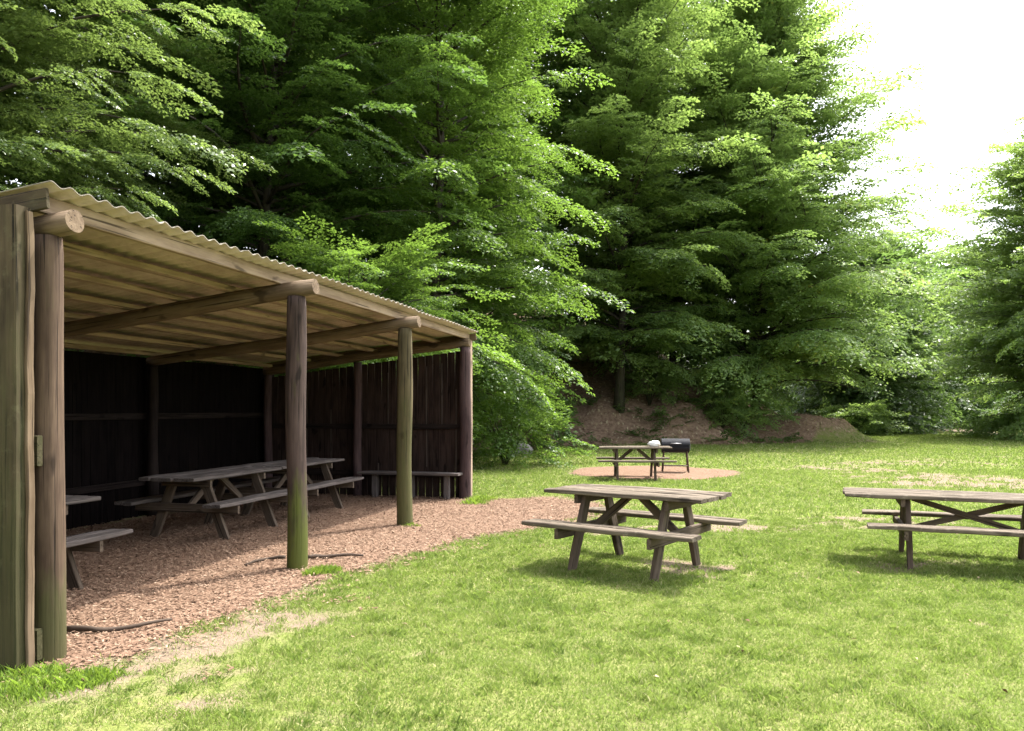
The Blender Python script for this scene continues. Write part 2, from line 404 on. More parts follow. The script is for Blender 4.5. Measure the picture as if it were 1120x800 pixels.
def ground_sheet():
    def axis(lo, hi, c0, c1, fine):
        pts = list(np.arange(c0, c1, fine)); st = fine; p = c1
        while p < hi: pts.append(p); st *= 1.09; p += st
        pts.append(hi); st = fine; p = c0 - fine
        while p > lo: pts.insert(0, p); st *= 1.09; p -= st
        pts.insert(0, lo); return np.array(pts)
    xs = axis(-900, 900, -12, 24, 0.22); ys = axis(-300, 1500, 1, 48, 0.22)
    X, Y = np.meshgrid(xs, ys); X = X.ravel(); Y = Y.ravel(); nx, ny = len(xs), len(ys)
    Z = H(X, Y)
    i, j = np.meshgrid(np.arange(nx - 1), np.arange(ny - 1)); a = (j * nx + i).ravel()
    idx = np.stack([a, a + 1, a + nx + 1, a + nx], 1)
    o = np_mesh('ground', np.stack([X, Y, Z], 1), 4, idx, M['ground'], smooth=True, attrs={'bare': bare(X, Y), 'soil': soil(X, Y)})
    tag(o, 'grassy clearing with bare patches rising to a wooded earth bank', 'ground', kind='structure')
ground_sheet()

def mulch_sheet(name, label, sd, x0, x1, y0, y1, step=0.06):
    xs = np.arange(x0, x1, step); ys = np.arange(y0, y1, step); nx, ny = len(xs), len(ys)
    X, Y = np.meshgrid(xs, ys); X = X.ravel(); Y = Y.ravel(); d = sd(X, Y)
    Z = H(X, Y) + 0.006 + 0.02 * sstep(0, 0.3, d) + 0.012 * (vnoise(X, Y, 0.25, 51, 3) - 0.5) + 0.03 * (vnoise(X, Y, 1.1, 52, 2) - 0.5) * sstep(0.1, 0.5, d)
    i, j = np.meshgrid(np.arange(nx - 1), np.arange(ny - 1)); a = (j * nx + i).ravel()
    idx = np.stack([a, a + 1, a + nx + 1, a + nx], 1); idx = idx[(d[idx] > 0).sum(1) >= 3]
    used, inv = np.unique(idx, return_inverse=True)
    o = np_mesh(name, np.stack([X, Y, Z], 1)[used], 4, inv, M['mulch'], smooth=True)
    tag(o, label, 'ground', kind='structure')
mulch_sheet('mulch_bed', 'reddish wood mulch floor under and in front of the shelter', mulch_sd, -7.6, 2.2, 3.6, 15.2)
mulch_sheet('mulch_pad', 'round mulch patch under the distant picnic table', pad_sd, 0.4, 6.8, 16, 22.6)

def path_sheet():
    pts = [(29.5, 46, 1.0), (31.0, 52, 1.1), (33.5, 60, 1.2), (36.0, 70, 1.3), (39, 84, 1.4)]; vs = []; idx = []
    m = 40; nw = 7
    for k in range(m + 1):
        f = k / m * (len(pts) - 1); i = min(int(f), len(pts) - 2); f -= i
        x, y, w = (pts[i][j] * (1 - f) + pts[i + 1][j] * f for j in range(3)); w *= 1 + .3 * math.sin(k * 1.9) * math.sin(k * .7)
        for j in range(nw): vs.append((x + w * (j / (nw - 1) * 2 - 1), y, 0))
    vs = np.array(vs, float); vs[:, 2] = H(vs[:, 0], vs[:, 1]) + 0.05
    for k in range(m):
        for j in range(nw - 1): a = k * nw + j; idx.append((a, a + 1, a + nw + 1, a + nw))
    tag(np_mesh('path', vs, 4, np.array(idx), M['path'], smooth=True), 'pale dirt path leaving the clearing between the far trees', 'path', kind='structure')
M['path'] = plain('path_dirt', (0.36, 0.29, 0.21), 0.95, spec=.1, vary=.25, scale=3)
path_sheet()

def chips(name, label, sd, x0, x1, y0, y1, n, size):
    x = RNG.uniform(x0, x1, n * 3); y = RNG.uniform(y0, y1, n * 3)
    k = sd(x, y) + np.abs(RNG.normal(0, 0.16, len(x))) > 0.0
    x = x[k][:n]; y = y[k][:n]; n = len(x)
    L = size * RNG.uniform(0.6, 1.7, n); W = L * RNG.uniform(0.22, 0.5, n); az = RNG.uniform(0, 2 * np.pi, n)
    tl = RNG.normal(0, 0.2, n); rl = RNG.normal(0, 0.22, n)
    a = np.stack([np.cos(az) * np.cos(tl), np.sin(az) * np.cos(tl), np.sin(tl)], 1)
    b = np.stack([-np.sin(az) * np.cos(rl), np.cos(az) * np.cos(rl), np.sin(rl)], 1)
    d = sd(x, y)
    c = np.stack([x, y, H(x, y) + 0.014 + 0.02 * sstep(0, 0.3, d) + 0.03 * (vnoise(x, y, 1.1, 52, 2) - 0.5) * sstep(0.1, 0.5, d) + np.abs(RNG.normal(0, 0.006, n)) + 0.25 * L * np.abs(np.sin(tl))], 1)
    A = a * (L / 2)[:, None]; B = b * (W / 2)[:, None]
    v = np.stack([c - A - B * .8, c + A * .95 - B, c + A + B * .7, c - A * .9 + B], 1).reshape(-1, 3)
    tag(np_mesh(name, v, 4, np.arange(4 * n), M['chip']), label, 'wood chips', kind='stuff')
chips('scattered_chips', 'stray bark chips scattered on worn earth beside the mulch bed', lambda x, y: np.where((mulch_sd(x, y) < 0) & (poly_sd(x, y, MULCH) > -1.3) & (vnoise(x, y, .35, 81, 3) + .35 * poly_sd(x, y, MULCH) > .42), 0.02, -9.0), -4, 3, 3.4, 13, 9000, 0.026)
chips('wood_chips', 'loose reddish bark chips strewn over the shelter floor', mulch_sd, -7.6, 2.2, 3.6, 15.2, 110000, 0.022)

# ------------------------------------------------------------------ grass
SHED = np.array([(p.x, p.y) for p in (S(-3.0, 4.2), S(-3.0, 0.1), S(6.1, 0.1), S(6.1, 4.2))])
def blades(x, y, hgt, wid, lean, tone):
    n = len(x); az = RNG.uniform(0, 2 * np.pi, n); la = RNG.uniform(0, 2 * np.pi, n)
    z = H(x, y) - 0.004
    dx = np.cos(az) * wid / 2; dy = np.sin(az) * wid / 2; lx = np.cos(la) * lean * hgt; ly = np.sin(la) * lean * hgt
    p0 = np.stack([x - dx, y - dy, z], 1); p1 = np.stack([x + dx, y + dy, z], 1)
    m0 = np.stack([x - dx * .8 + lx * .35, y - dy * .8 + ly * .35, z + hgt * .6], 1); m1 = np.stack([x + dx * .8 + lx * .35, y + dy * .8 + ly * .35, z + hgt * .6], 1)
    t = np.stack([x + lx, y + ly, z + hgt], 1)
    v = np.stack([p0, p1, m1, t, m0], 1).reshape(-1, 3)
    return v, np.repeat(tone, 5)
def grass():
    vs, ts = [], []
    for (r0, r1, n, h, w) in ((3.2, 6.5, 190000, 0.031, 0.005), (6.5, 11, 180000, 0.034, 0.0075), (11, 20, 130000, 0.045, 0.013), (20, 48, 130000, 0.055, 0.03)):
        y = np.sqrt(RNG.uniform(r0 ** 2, r1 ** 2, n * 2)); x = y * RNG.uniform(-0.74, 0.76, n * 2)
        den = 1 - 0.90 * sstep(0.28, 0.75, bare(x, y) + 0.25 * (vnoise(x, y, 0.16, 61, 2) - 0.5))
        den *= (mulch_sd(x, y) < 0.02) * (pad_sd(x, y) < 0.02) * (1 - soil(x, y)) * (poly_sd(x, y, SHED) < 0)
        k = RNG.uniform(0, 1, len(x)) < den; x = x[k][:n]; y = y[k][:n]
        patch = vnoise(x, y, 0.9, 63, 4); lush = sstep(.45, .8, vnoise(x, y, 0.13, 64, 2))
        hg = h * RNG.uniform(0.45, 1.25, len(x)) * (0.65 + 0.9 * lush)
        tone = np.clip(0.5 - 0.5 * (patch - .5) + 1.5 * (vnoise(x, y, 0.15, 66, 3) - 0.5) + 0.5 * (vnoise(x, y, 2.6, 67, 2) - 0.45) + RNG.normal(0, 0.22, len(x)), 0, 1.05)
        tone = np.where(RNG.uniform(0, 1, len(x)) < 0.12, 1.3, tone)
        v, t = blades(x, y, hg, w * RNG.uniform(.7, 1.3, len(x)), RNG.uniform(0.2, 1.3, len(x)), tone); vs.append(v); ts.append(t)
    v = np.concatenate(vs); t = np.concatenate(ts)
    tag(np_mesh('grass', v, 5, np.arange(len(v)), M['grass'], attrs={'tone': t}), 'short sunlit grass growing over the clearing', 'grass', kind='stuff')
grass()

def tuft(label, spots, n, h, group='grass tufts at the shelter posts'):
    xs, ys, hs = [], [], []
    for (x, y, r, f) in spots:
        m = int(n * f); a = RNG.uniform(0, 2 * np.pi, m); d = r * np.sqrt(RNG.uniform(0, 1, m)) * RNG.uniform(.6, 1.1, m)
        xs.append(x + np.cos(a) * d * 1.2); ys.append(y + np.sin(a) * d); hs.append(h * RNG.uniform(0.5, 1.2, m) * (1.1 - 0.5 * d / r))
    x = np.concatenate(xs); y = np.concatenate(ys); hg = np.concatenate(hs)
    v, t = blades(x, y, hg, RNG.uniform(.006, .011, len(x)), RNG.uniform(.2, 1.1, len(x)), RNG.uniform(0, 1, len(x)))
    o = np_mesh('grass_tuft', v, 5, np.arange(len(v)), M['tuft'], attrs={'tone': t})
    tag(o, label, 'grass tuft', group)

def litter():
    n = 1300; y = np.sqrt(RNG.uniform(3.3 ** 2, 26 ** 2, n * 2)); x = y * RNG.uniform(-.72, .74, n * 2)
    k = (poly_sd(x, y, SHED) < 0.1); x = x[k][:n]; y = y[k][:n]; n = len(x)
    L = RNG.uniform(0.015, 0.045, n); az = RNG.uniform(0, 6.28, n); tl = RNG.normal(0, .35, n)
    a = np.stack([np.cos(az) * np.cos(tl), np.sin(az) * np.cos(tl), np.sin(tl)], 1) * L[:, None] * .5; b = np.stack([-np.sin(az), np.cos(az), RNG.normal(0, .3, n)], 1) * L[:, None] * .28
    c = np.stack([x, y, H(x, y) + 0.022], 1)
    v = np.stack([c - a, c + b + [0, 0, .006], c + a, c - b + [0, 0, .004]], 1).reshape(-1, 3)
    tag(np_mesh('leaf_litter', v, 4, np.arange(4 * n), M['litter']), 'dry fallen leaves and pale specks scattered on the grass', 'fallen leaves', kind='stuff')
t_ = NT('dry_leaf'); M['litter'] = t_.done(t_.bsdf(t_.ramp(t_.n('ShaderNodeNewGeometry').outputs['Random Per Island'], [(0.0, (.12, .07, .04)), (0.5, (.24, .17, .10)), (1.0, (.36, .30, .20))]), .8, .2))
litter()

# ------------------------------------------------------------------ shelter
def shelter():
    root = empty('picnic_shelter', S(1.5, 2.0)); inv = Vector((-S(1.5, 2.0).x, -S(1.5, 2.0).y, 0))
    tag(root, 'open fronted timber shelter with log posts and corrugated roof on the left', 'shelter')
    def build(mb, name, mat, parent=root):
        base = S(1.5, 2.0)
        if parent is root: mb.v = [(x - base.x, y - base.y, z) for (x, y, z) in mb.v]
        else: mb.v = [(x - base.x, y - base.y, z) for (x, y, z) in mb.v]
        return mb.build(name, mat, parent)
    SL = 0.115                                   # roof fall per metre towards the back
    uA, uB, uC, uD = -2.76, 0.0, 2.93, 5.98
    PV = {uA: 0.15, uB: 0.0, uC: 0.06, uD: 0.17}
    def zr(v): return 2.61 - SL * v              # underside of the log beams
    for (u, m, r, lab) in ((uA, 'log_brown', 0.098, 'brown log post with green algae at its foot'), (uB, 'log_dark', 0.094, 'dark log post with bright green mossy foot'), (uC, 'log_green', 0.098, 'greenish log post with pale weathered wood'), (uD, 'log_maroon', 0.105, 'dark maroon log post at the far corner')):
        pv = PV[u]
        p = build(MB().log(S(u, pv, -0.1), S(u, pv, zr(pv) + 0.02), r * 1.03, r * 0.93, segs=26, n=22, jit=0.008, bend=0.011), 'post', M[m]); p['label'] = lab
    for u in (uA, uB, uC, uD):                   # log beams across, round end poking out at the front
        mb = MB().log(S(u, PV[u] - (0.2 if u < 5 else 0.08), zr(PV[u] - 0.2) + 0.085), S(u, 4.0, zr(4.0) + 0.085), 0.08, 0.072, segs=22, n=18, jit=0.006, bend=0.015)
        build(mb, 'roof_beam', M['beam'])
    for v, w, t in ((0.17, 0.06, 0.11), (0.72, 0.11, 0.055), (1.3, 0.10, 0.05), (1.9, 0.12, 0.055), (2.55, 0.10, 0.05), (3.2, 0.11, 0.055), (3.98, 0.10, 0.06)):
        z = zr(v) + 0.172 + t / 2 + (0.0 if t < .1 else -0.006)
        build(MB().board(S(-2.86, v, z), S(6.14, v, z), w, t, up=(0, 0, 1), segs=16, jit=0.003), 'purlin', M['purlin'])
    # corrugated sheet: waves run from front to back
    u0, u1, v0, v1, lam, amp = -2.9, 6.2, 0.0, 4.25, 0.146, 0.0125
    per = 10; n = int((u1 - u0) / lam * per); us = np.linspace(u0, u1, n + 1); nv = 8; vv = np.linspace(v0, v1, nv + 1)
    base = S(1.5, 2.0); P = []
    for side in (0, 1):
        for k, v in enumerate(vv):
            wob = 0.004 * np.sin(us * 1.7 + k) + 0.006 * np.sin(us * 0.9)
            lap = 0.004 * (np.floor((us - u0) / 1.02) % 2)
            z = zr(v) + 0.172 + 0.12 + amp * np.sin(us / lam * 2 * np.pi) + wob + lap - (0.008 if side else 0.0) + 0.0
            fr = np.where(k == 0, 0.014 * np.sin(np.floor((us - u0) / 1.02) * 2.3), 0)
            p = np.stack([PB.x + U.x * us + V.x * (v + fr) - base.x, PB.y + U.y * us + V.y * (v + fr) - base.y, z], 1); P.append(p)
    P = np.concatenate(P); m = n + 1; half = m * (nv + 1); faces = []
    for k in range(nv):
        a = np.arange(n) + k * m
        faces.append(np.stack([a, a + 1, a + m + 1, a + m], 1)); faces.append(np.stack([a + half, a + half + m, a + half + m + 1, a + half + 1], 1))
    a = np.arange(n); faces.append(np.stack([a, a + half, a + half + 1, a + 1], 1))
    a = np.arange(n) + nv * m; faces.append(np.stack([a, a + 1, a + half + 1, a + half], 1))
    for e in (0, n):
        a = np.arange(nv) * m + e; faces.append(np.stack([a, a + m, a + m + half, a + half], 1))
    F_ = np.concatenate(faces); rs = np_mesh('roof_sheet', P, 4, F_, M['roof'], root, smooth=True)
    rs.data.materials.append(M['roof_top']); mi = np.ones(len(F_), dtype=np.int32)
    for k in range(nv): mi[(2 * k + 1) * n:(2 * k + 2) * n] = 0
    rs.data.polygons.foreach_set('material_index', mi)
    # gable trim boards
    for u in (-2.885, 6.17):
        build(MB().board(S(u, 0.03, zr(0.03) + 0.205), S(u, 4.15, zr(4.15) + 0.205), 0.03, 0.13, segs=8), 'verge_board', M['square_post'] if u < 0 else M['beam'])
    # squared corner posts outside the end walls
    for (u, v, w, d, m) in ((-2.985, 0.225, 0.25, 0.12, 'square_post'), (6.16, 0.16, 0.10, 0.13, 'purlin'), (-2.985, 4.02, 0.12, 0.12, 'dark_board'), (6.19, 4.02, 0.12, 0.12, 'dark_board')):
        build(MB().board(S(u, v, -0.1), S(u, v, zr(v) + 0.16), w, d, up=U[:], segs=14, jit=0.002, ch=0.008), 'corner_post', M[m])
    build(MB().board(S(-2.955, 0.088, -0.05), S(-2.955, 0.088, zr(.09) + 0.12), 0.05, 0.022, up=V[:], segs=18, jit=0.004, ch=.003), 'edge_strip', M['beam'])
    # walls: vertical boards with narrow gaps
    def wall(name, a, b, z_of, step, gaps):
        mb = MB(); L = (b - a).length; d = (b - a).normalized(); nrm = Vector((-d.y, d.x, 0)); n = int(L / step)
        for i in range(n):
            c = a + d * ((i + 0.5) * L / n); w = L / n - random.uniform(*gaps)
            zt = z_of(c); mb.board(c + Vector((0, 0, random.uniform(-.03, .02))), c + Vector((0, 0, zt)), w, 0.022, up=nrm[:], ch=0.003, segs=3, jit=0.0015)
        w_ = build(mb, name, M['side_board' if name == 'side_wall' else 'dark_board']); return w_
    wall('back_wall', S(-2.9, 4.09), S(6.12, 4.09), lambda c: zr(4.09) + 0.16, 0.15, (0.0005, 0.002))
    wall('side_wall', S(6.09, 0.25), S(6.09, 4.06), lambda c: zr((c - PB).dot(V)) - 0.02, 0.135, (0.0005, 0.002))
    for v, z0, z1 in ((0.36, .1, 1.9), (0.62, 1.2, 2.35), (0.90, 0.55, 2.3), (1.18, 1.1, 2.3), (1.62, 1.2, 2.2), (1.80, .1, .6), (2.72, .45, 1.55), (3.2, .2, 2.0)):  # thin pale strips imitate daylight showing through gaps between the wall boards
        build(MB().board(S(6.072, v, z0), S(6.072, v, z1), random.uniform(.018, .032), 0.012, up=U[:], ch=.002, segs=3), 'gap_light_strip', M['gap_light_strip'])
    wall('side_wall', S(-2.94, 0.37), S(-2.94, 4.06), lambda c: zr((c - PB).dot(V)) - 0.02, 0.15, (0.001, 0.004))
    for u in (6.055,):
        for z in (0.42, 1.25):
            build(MB().board(S(u, 0.28, z), S(u, 4.0, z), 0.045, 0.09, segs=6), 'wall_rail', M['frame_dark'])
    for z in (0.14, 1.30):
        build(MB().board(S(-2.88, 0.09, z), S(-2.875, 4.0, z), 0.045, 0.19, segs=6), 'wall_rail', M['square_post'])
    for z in (0.5, 1.45):
        build(MB().board(S(-2.8, 4.055, z), S(6.05, 4.055, z), 0.045, 0.09, segs=8), 'wall_rail', M['frame_dark'])
    for u in (uB, uC):
        build(MB().log(S(u, 3.94, -0.1), S(u, 3.94, zr(3.94) + .02), 0.08, 0.075, segs=10, n=14), 'back_post', M['frame_dark'])
    build(MB().log(S(5.96, 2.15, -0.1), S(5.96, 2.15, zr(2.15) + .02), 0.075, 0.07, segs=10, n=14), 'wall_post', M['log_maroon'])
    build(MB().log(S(5.96, 3.92, -0.1), S(5.96, 3.92, zr(3.92) + .02), 0.075, 0.07, segs=10, n=14), 'wall_post', M['log_maroon'])
shelter()

def wall_bench():
    o = S(5.74, 1.0); t = empty('wall_bench', o)
    tag(t, 'narrow plank bench fixed along the far end wall inside the shelter', 'bench')
    def b(mb, name): mb.v = [(x - o.x, y - o.y, z) for (x, y, z) in mb.v]; return mb.build(name, M['grey_table'], t)
    b(MB().board(S(5.74, 0.18, 0.46), S(5.74, 2.0, 0.46), 0.26, 0.045, segs=5), 'seat')
    for v in (0.42, 1.05, 1.72): b(MB().board(S(5.74, v, 0.0), S(5.74, v, 0.436), 0.10, 0.09, up=V[:], segs=3), 'leg')
wall_bench()

# ------------------------------------------------------------------ picnic tables
def picnic_table(label, mt, ml, L=1.7, group='picnic tables', leg_u=0.42, xbrace=False, Wt=0.74, bench=0.58, Lb=None):
    root = empty('picnic_table', (0, 0, 0)); tag(root, label, 'picnic table', group); Lb = Lb or L
    top = MB(); n = 5; w = Wt / n
    for i in range(n):
        y = -Wt / 2 + (i + .5) * w
        e = random.uniform(-.012, .012); top.board((-L / 2 + e, y, 0.735), (L / 2 + e, y, 0.735 + random.uniform(-.003, .003)), w - 0.009, 0.044, segs=7, jit=0.005, ch=0.008)
    top.build('tabletop', mt, root)
    for s in (-1, 1):
        mb = MB()
        for q in (-1, 1): mb.board((-Lb / 2 + random.uniform(-.01, .01), s * bench + q * 0.062, 0.445), (Lb / 2 + random.uniform(-.01, .01), s * bench + q * 0.062, 0.445), 0.118, 0.044, segs=7, jit=0.005, ch=0.008)
        mb.build('bench_seat', mt, root)
    for sx in (-1, 1):
        x = sx * leg_u
        for s in (-1, 1):
            MB().board((x, s * 0.50, -0.03), (x, s * 0.20, 0.712), 0.11, 0.05, up=(1, 0, 0), segs=4, ch=0.005).build('leg', ml, root)
        MB().board((x + sx * 0.049, -Wt / 2 + .04, 0.668), (x + sx * 0.049, Wt / 2 - .04, 0.668), 0.045, 0.09, segs=3, ch=0.005).build('top_bearer', ml, root)
        MB().board((x + sx * 0.049, -bench - 0.11, 0.372), (x + sx * 0.049, bench + 0.11, 0.372), 0.045, 0.10, segs=4, ch=0.005).build('seat_bearer', ml, root)
    if xbrace:
        MB().board((-leg_u + .06, 0.024, 0.36), (leg_u - .06, 0.024, 0.69), 0.045, 0.06, segs=3, ch=.004).build('brace', ml, root)
        MB().board((-leg_u + .06, -0.024, 0.69), (leg_u - .06, -0.024, 0.36), 0.045, 0.06, segs=3, ch=.004).build('brace', ml, root)
    else:
        for s in (-1, 1):
            MB().board((s * (leg_u + .02), 0, 0.37), (s * 0.06, 0, 0.70), 0.045, 0.075, segs=3, ch=.004).build('brace', ml, root)
    return root
def place(t, x, y, rz, z=None):
    t.location = (x, y, Hs(x, y) if z is None else z); t.rotation_euler = (0, 0, rz)
def relabel(src, label):
    c = copy_thing(src); c['label'] = label; return c
t_mid = picnic_table('weathered brown picnic table on the lawn standing cornerwise to the view', M['table'], M['table_leg'], L=1.66, Lb=1.75, leg_u=0.43)
place(t_mid, 1.21, 7.62, R(-36))
t_right = picnic_table('brown picnic table with crossed braces cut off by the right edge of the photo', M['table'], M['table_leg'], L=2.3, Lb=1.9, leg_u=0.56, xbrace=True)
place(t_right, 4.60, 7.85, R(-22)); t_right.scale = (1, 1, .93)
t_far = relabel(t_mid, 'small distant picnic table on the round mulch patch beside a barbecue'); place(t_far, 2.74, 17.35, R(-4), 0.01); t_far.scale = (.95, .95, .94)
t_in = picnic_table('grey picnic table inside the shelter beside the dark mossy post', M['grey_table'], M['table_leg'], L=1.86, Lb=1.86, leg_u=0.52)
ang = math.atan2(U.y, U.x)
c = S(1.80, 2.12); place(t_in, c.x, c.y, ang, 0.02)
t2 = relabel(t_in, 'farther grey picnic table in the shelter beside the end wall bench'); c = S(3.70, 2.12); place(t2, c.x, c.y, ang, 0.02)
t3 = relabel(t_in, 'grey picnic table in the shelter mostly hidden by the nearest log post'); c = S(-1.75, 1.85); place(t3, c.x, c.y, ang, 0.02)

# ------------------------------------------------------------------ barbecue, bag, sticks, stone
def barbecue():
    c = Vector((3.98, 18.95, 0.02)); t = empty('barbecue', c, R(-8)); tag(t, 'dark barbecue with a rounded lid on thin legs beside the distant table', 'barbecue')
    # bowl and hood: half barrel profiles
    def barrel(name, a0, a1, r, L, z, mat, par):
        n = 12; vs = []; fs = []
        for sx in (-1, 1):
            for i in range(n + 1):
                th = a0 + (a1 - a0) * i / n
                vs.append((sx * L / 2, r * math.cos(th), z + r * 0.75 * math.sin(th)))
        for i in range(n): fs.append((i, i + 1, n + 2 + i, n + 1 + i))
        fs.append(tuple(range(n + 1))[::-1]); fs.append(tuple(range(n + 1, 2 * n + 2))); fs.append((0, n + 1, 2 * n + 1, n))
        me = bpy.data.meshes.new(name); me.from_pydata(vs, [], fs); me.materials.append(mat); me.update()
        o = bpy.data.objects.new(name, me); COL.objects.link(o); o.parent = par
        m = o.modifiers.new('bev', 'BEVEL'); m.width = 0.012; m.segments = 2; return o
    barrel('bowl', math.pi, 2 * math.pi, 0.22, 0.66, 0.64, M['black_steel'], t)
    hood = barrel('lid', 0, math.pi, 0.225, 0.68, 0.652, M['black_steel'], t)
    MB().tube([(-.12, -.235, .70), (-.12, -.275, .71), (.12, -.275, .71), (.12, -.235, .70)], [.011] * 4).build('lid_handle', M['steel'], hood)
    MB().board((0.345, -0.14, 0.62), (0.345, 0.14, 0.62), 0.012, 0.16, segs=1).build('end_plate', M['steel'], t)
    for sx in (-1, 1):
        for sy in (-1, 1): MB().tube([(sx * .27, sy * .13, .56), (sx * .31, sy * .2, -0.03)], [.016, .016]).build('leg', M['rust'], t)
    MB().board((-.29, 0, .16), (.29, 0, .16), .3, .02, segs=1).build('shelf', M['rust'], t)
barbecue()

def lumpy(name, label, cat, c, sx, sy, sz, mat, seed, group=None):
    r = np.random.default_rng(seed); nu, nv = 22, 12; vs, idx = [], []
    for j in range(nv + 1):
        ph = math.pi * j / nv
        for i in range(nu):
            th = 2 * math.pi * i / nu; vs.append((math.sin(ph) * math.cos(th), math.sin(ph) * math.sin(th), math.cos(ph)))
    v = np.array(vs); d = 1 + 0.35 * (vnoise(v[:, 0] * 1.3 + v[:, 2] + seed, v[:, 1] * 1.3 - v[:, 2], 0.7, seed, 3) - 0.5) * 2 * (1 - np.abs(v[:, 2]) ** 8)
    v = v * d[:, None] * np.array([sx, sy, sz])
    for j in range(nv):
        for i in range(nu): idx.append((j * nu + i, (j + 1) * nu + i, (j + 1) * nu + (i + 1) % nu, j * nu + (i + 1) % nu))
    o = np_mesh(name, v, 4, np.array(idx), mat, smooth=True); o.location = c; tag(o, label, cat, group); return o
lumpy('carrier_bag', 'small white bag lying on the distant picnic table', 'bag', (3.18, 17.35, 0.78), 0.13, 0.11, 0.075, M['white_plastic'], 4)
lumpy('boulder', 'grey rock at the foot of the bank beyond the shelter', 'rock', (0.1, 27.2, Hs(.1, 27.2) + 0.12), 0.65, 0.4, 0.34, M['stone'], 8)

def stick(label, pts, r):
    P = [Vector((*p, 0)) for p in pts]; o = P[0].copy(); o.z = 0.04
    n = 14; out = []
    for k in range(n):
        t = k / (n - 1) * (len(P) - 1); i = min(int(t), len(P) - 2); f = t - i
        q = P[i].lerp(P[i + 1], f); out.append((q.x - o.x + random.uniform(-.003, .003), q.y - o.y + random.uniform(-.004, .004), 0.016 + 0.006 * math.sin(k * .8)))
    s = MB().tube(out, [r * (1 - .6 * k / n) for k in range(n)], 8).build('stick', M['stick']); s.location = o
    tag(s, label, 'stick', 'fallen sticks on the mulch')
def P2(px, py): p = at(px, py); return (p.x, p.y)
stick('long dark curved stick on the mulch near the nearest log post', [P2(72, 697), P2(110, 698), P2(150, 694), P2(188, 685)], 0.022)
stick('short dark stick lying just right of the mossy log post', [P2(336, 616), P2(360, 614), P2(398, 613)], 0.024)
stick('short dark stick lying just left of the mossy log post', [P2(312, 616), P2(292, 617), P2(268, 624)], 0.022)

tuft('bright grass clump on the mulch beside the mossy log post', [(*P2(352, 628), 0.13, 1.0), (*P2(340, 631), 0.07, .3), (*P2(362, 626), .1, .5)], 650, 0.085)
tuft('thin grass tuft at the foot of the pale greenish log post', [(*P2(449, 577), 0.11, 1.0)], 220, 0.075)
tuft('grass clump at the foot of the far corner post of the shelter', [(*P2(518, 553), 0.22, 1.0), (*P2(524, 550), 0.2, .7), (*P2(530, 548), 0.2, .7)], 420, 0.13)
tuft('lush grass clump below the squared corner post at the bottom left', [(*P2(30, 757), 0.22, 1.0), (*P2(85, 748), 0.16, .6), (*P2(10, 740), 0.14, .5), (*P2(110, 742), 0.12, .3), (*P2(55, 738), .12, .4)], 700, 0.075)

# ------------------------------------------------------------------ foliage
def make_frond(rng, L, W, ll):
    """one flat spray of leaves along +X: returns (n,4,3) leaf quads"""
    pos, dr, nm, sz = [], [], [], []
    droop = rng.uniform(0.10, 0.42)
    def zc(x, y): return -droop * x * x / L - 0.22 * y * y / W
    step = ll * 0.78
    k = 0; x = 0.12 * L
    while x < L:
        t = x / L; prof = math.sin(math.pi * min(1, 0.18 + 0.86 * t)) ** 0.7
        for sgn in (-1, 1):
            ll2 = W * prof * rng.uniform(0.6, 1.1); a = sgn * rng.uniform(0.65, 1.0)
            s = ll * 0.4
            while s < ll2:
                px = x + s * math.cos(a); py = s * math.sin(a)
                for sd in ((-1, 1) if rng.uniform() < 0.85 else (1,)):
                    aa = a + sd * rng.uniform(0.5, 1.0)
                    pos.append((px + .2 * ll * rng.normal(), py + .2 * ll * rng.normal(), zc(px, py) + 0.25 * ll * rng.normal())); dr.append((math.cos(aa), math.sin(aa), rng.normal(-0.15, 0.28)))
                    nm.append((rng.normal(0, .45), rng.normal(0, .45), 1)); sz.append(ll * rng.uniform(.7, 1.2))
                s += step * rng.uniform(0.85, 1.25)
        x += step * 1.5 * rng.uniform(.85, 1.2)
    pos = np.array(pos); d = np.array(dr); n = np.array(nm); sz = np.array(sz)
    d /= np.linalg.norm(d, axis=1)[:, None]; b = np.cross(n, d); b /= np.linalg.norm(b, axis=1)[:, None]; n = np.cross(d, b)
    Lh = sz[:, None]; w = 0.30
    p0 = pos; p2 = pos + d * Lh - n * Lh * .08; p1 = pos + d * Lh * .45 + b * Lh * w + n * Lh * .07; p3 = pos + d * Lh * .45 - b * Lh * w + n * Lh * .07
    return np.stack([p0, p1, p2, p3], 1)

FR = {}
def fronds(ll, L=1.5, W=0.55, nvar=7):
    key = (ll, L, W)
    if key not in FR:
        r = np.random.default_rng(int(ll * 1000) + 5); FR[key] = [make_frond(r, L, W, ll) for _ in range(nvar)]
    return FR[key]

def assemble(places, ll, rng, L=1.5, W=0.55):
    """places: list of (pos, dirX, normal-ish, scale, tone)"""
    tmpl = fronds(ll, L, W); vs, ts = [], []
    var = rng.integers(0, len(tmpl), len(places))
    P = np.array([p[0] for p in places]); X = np.array([p[1] for p in places]); N = np.array([p[2] for p in places]); Sx = np.array([p[3] for p in places]); T = np.array([p[4] for p in places])
    X /= np.linalg.norm(X, axis=1)[:, None]; Y = np.cross(N, X); Y /= np.linalg.norm(Y, axis=1)[:, None]; Z = np.cross(X, Y)
    for k, tm in enumerate(tmpl):
        m = np.where(var == k)[0]
        if not len(m): continue
        q = tm.reshape(-1, 3); B = np.stack([X[m], Y[m], Z[m]], 1) * Sx[m][:, None, None]     # rows = axes
        v = np.einsum('qa,mab->mqb', q, B) + P[m][:, None, :]
        vs.append(v.reshape(-1, 3)); ts.append(np.repeat(T[m], len(q)))
    return np.concatenate(vs).astype(np.float32), np.concatenate(ts)

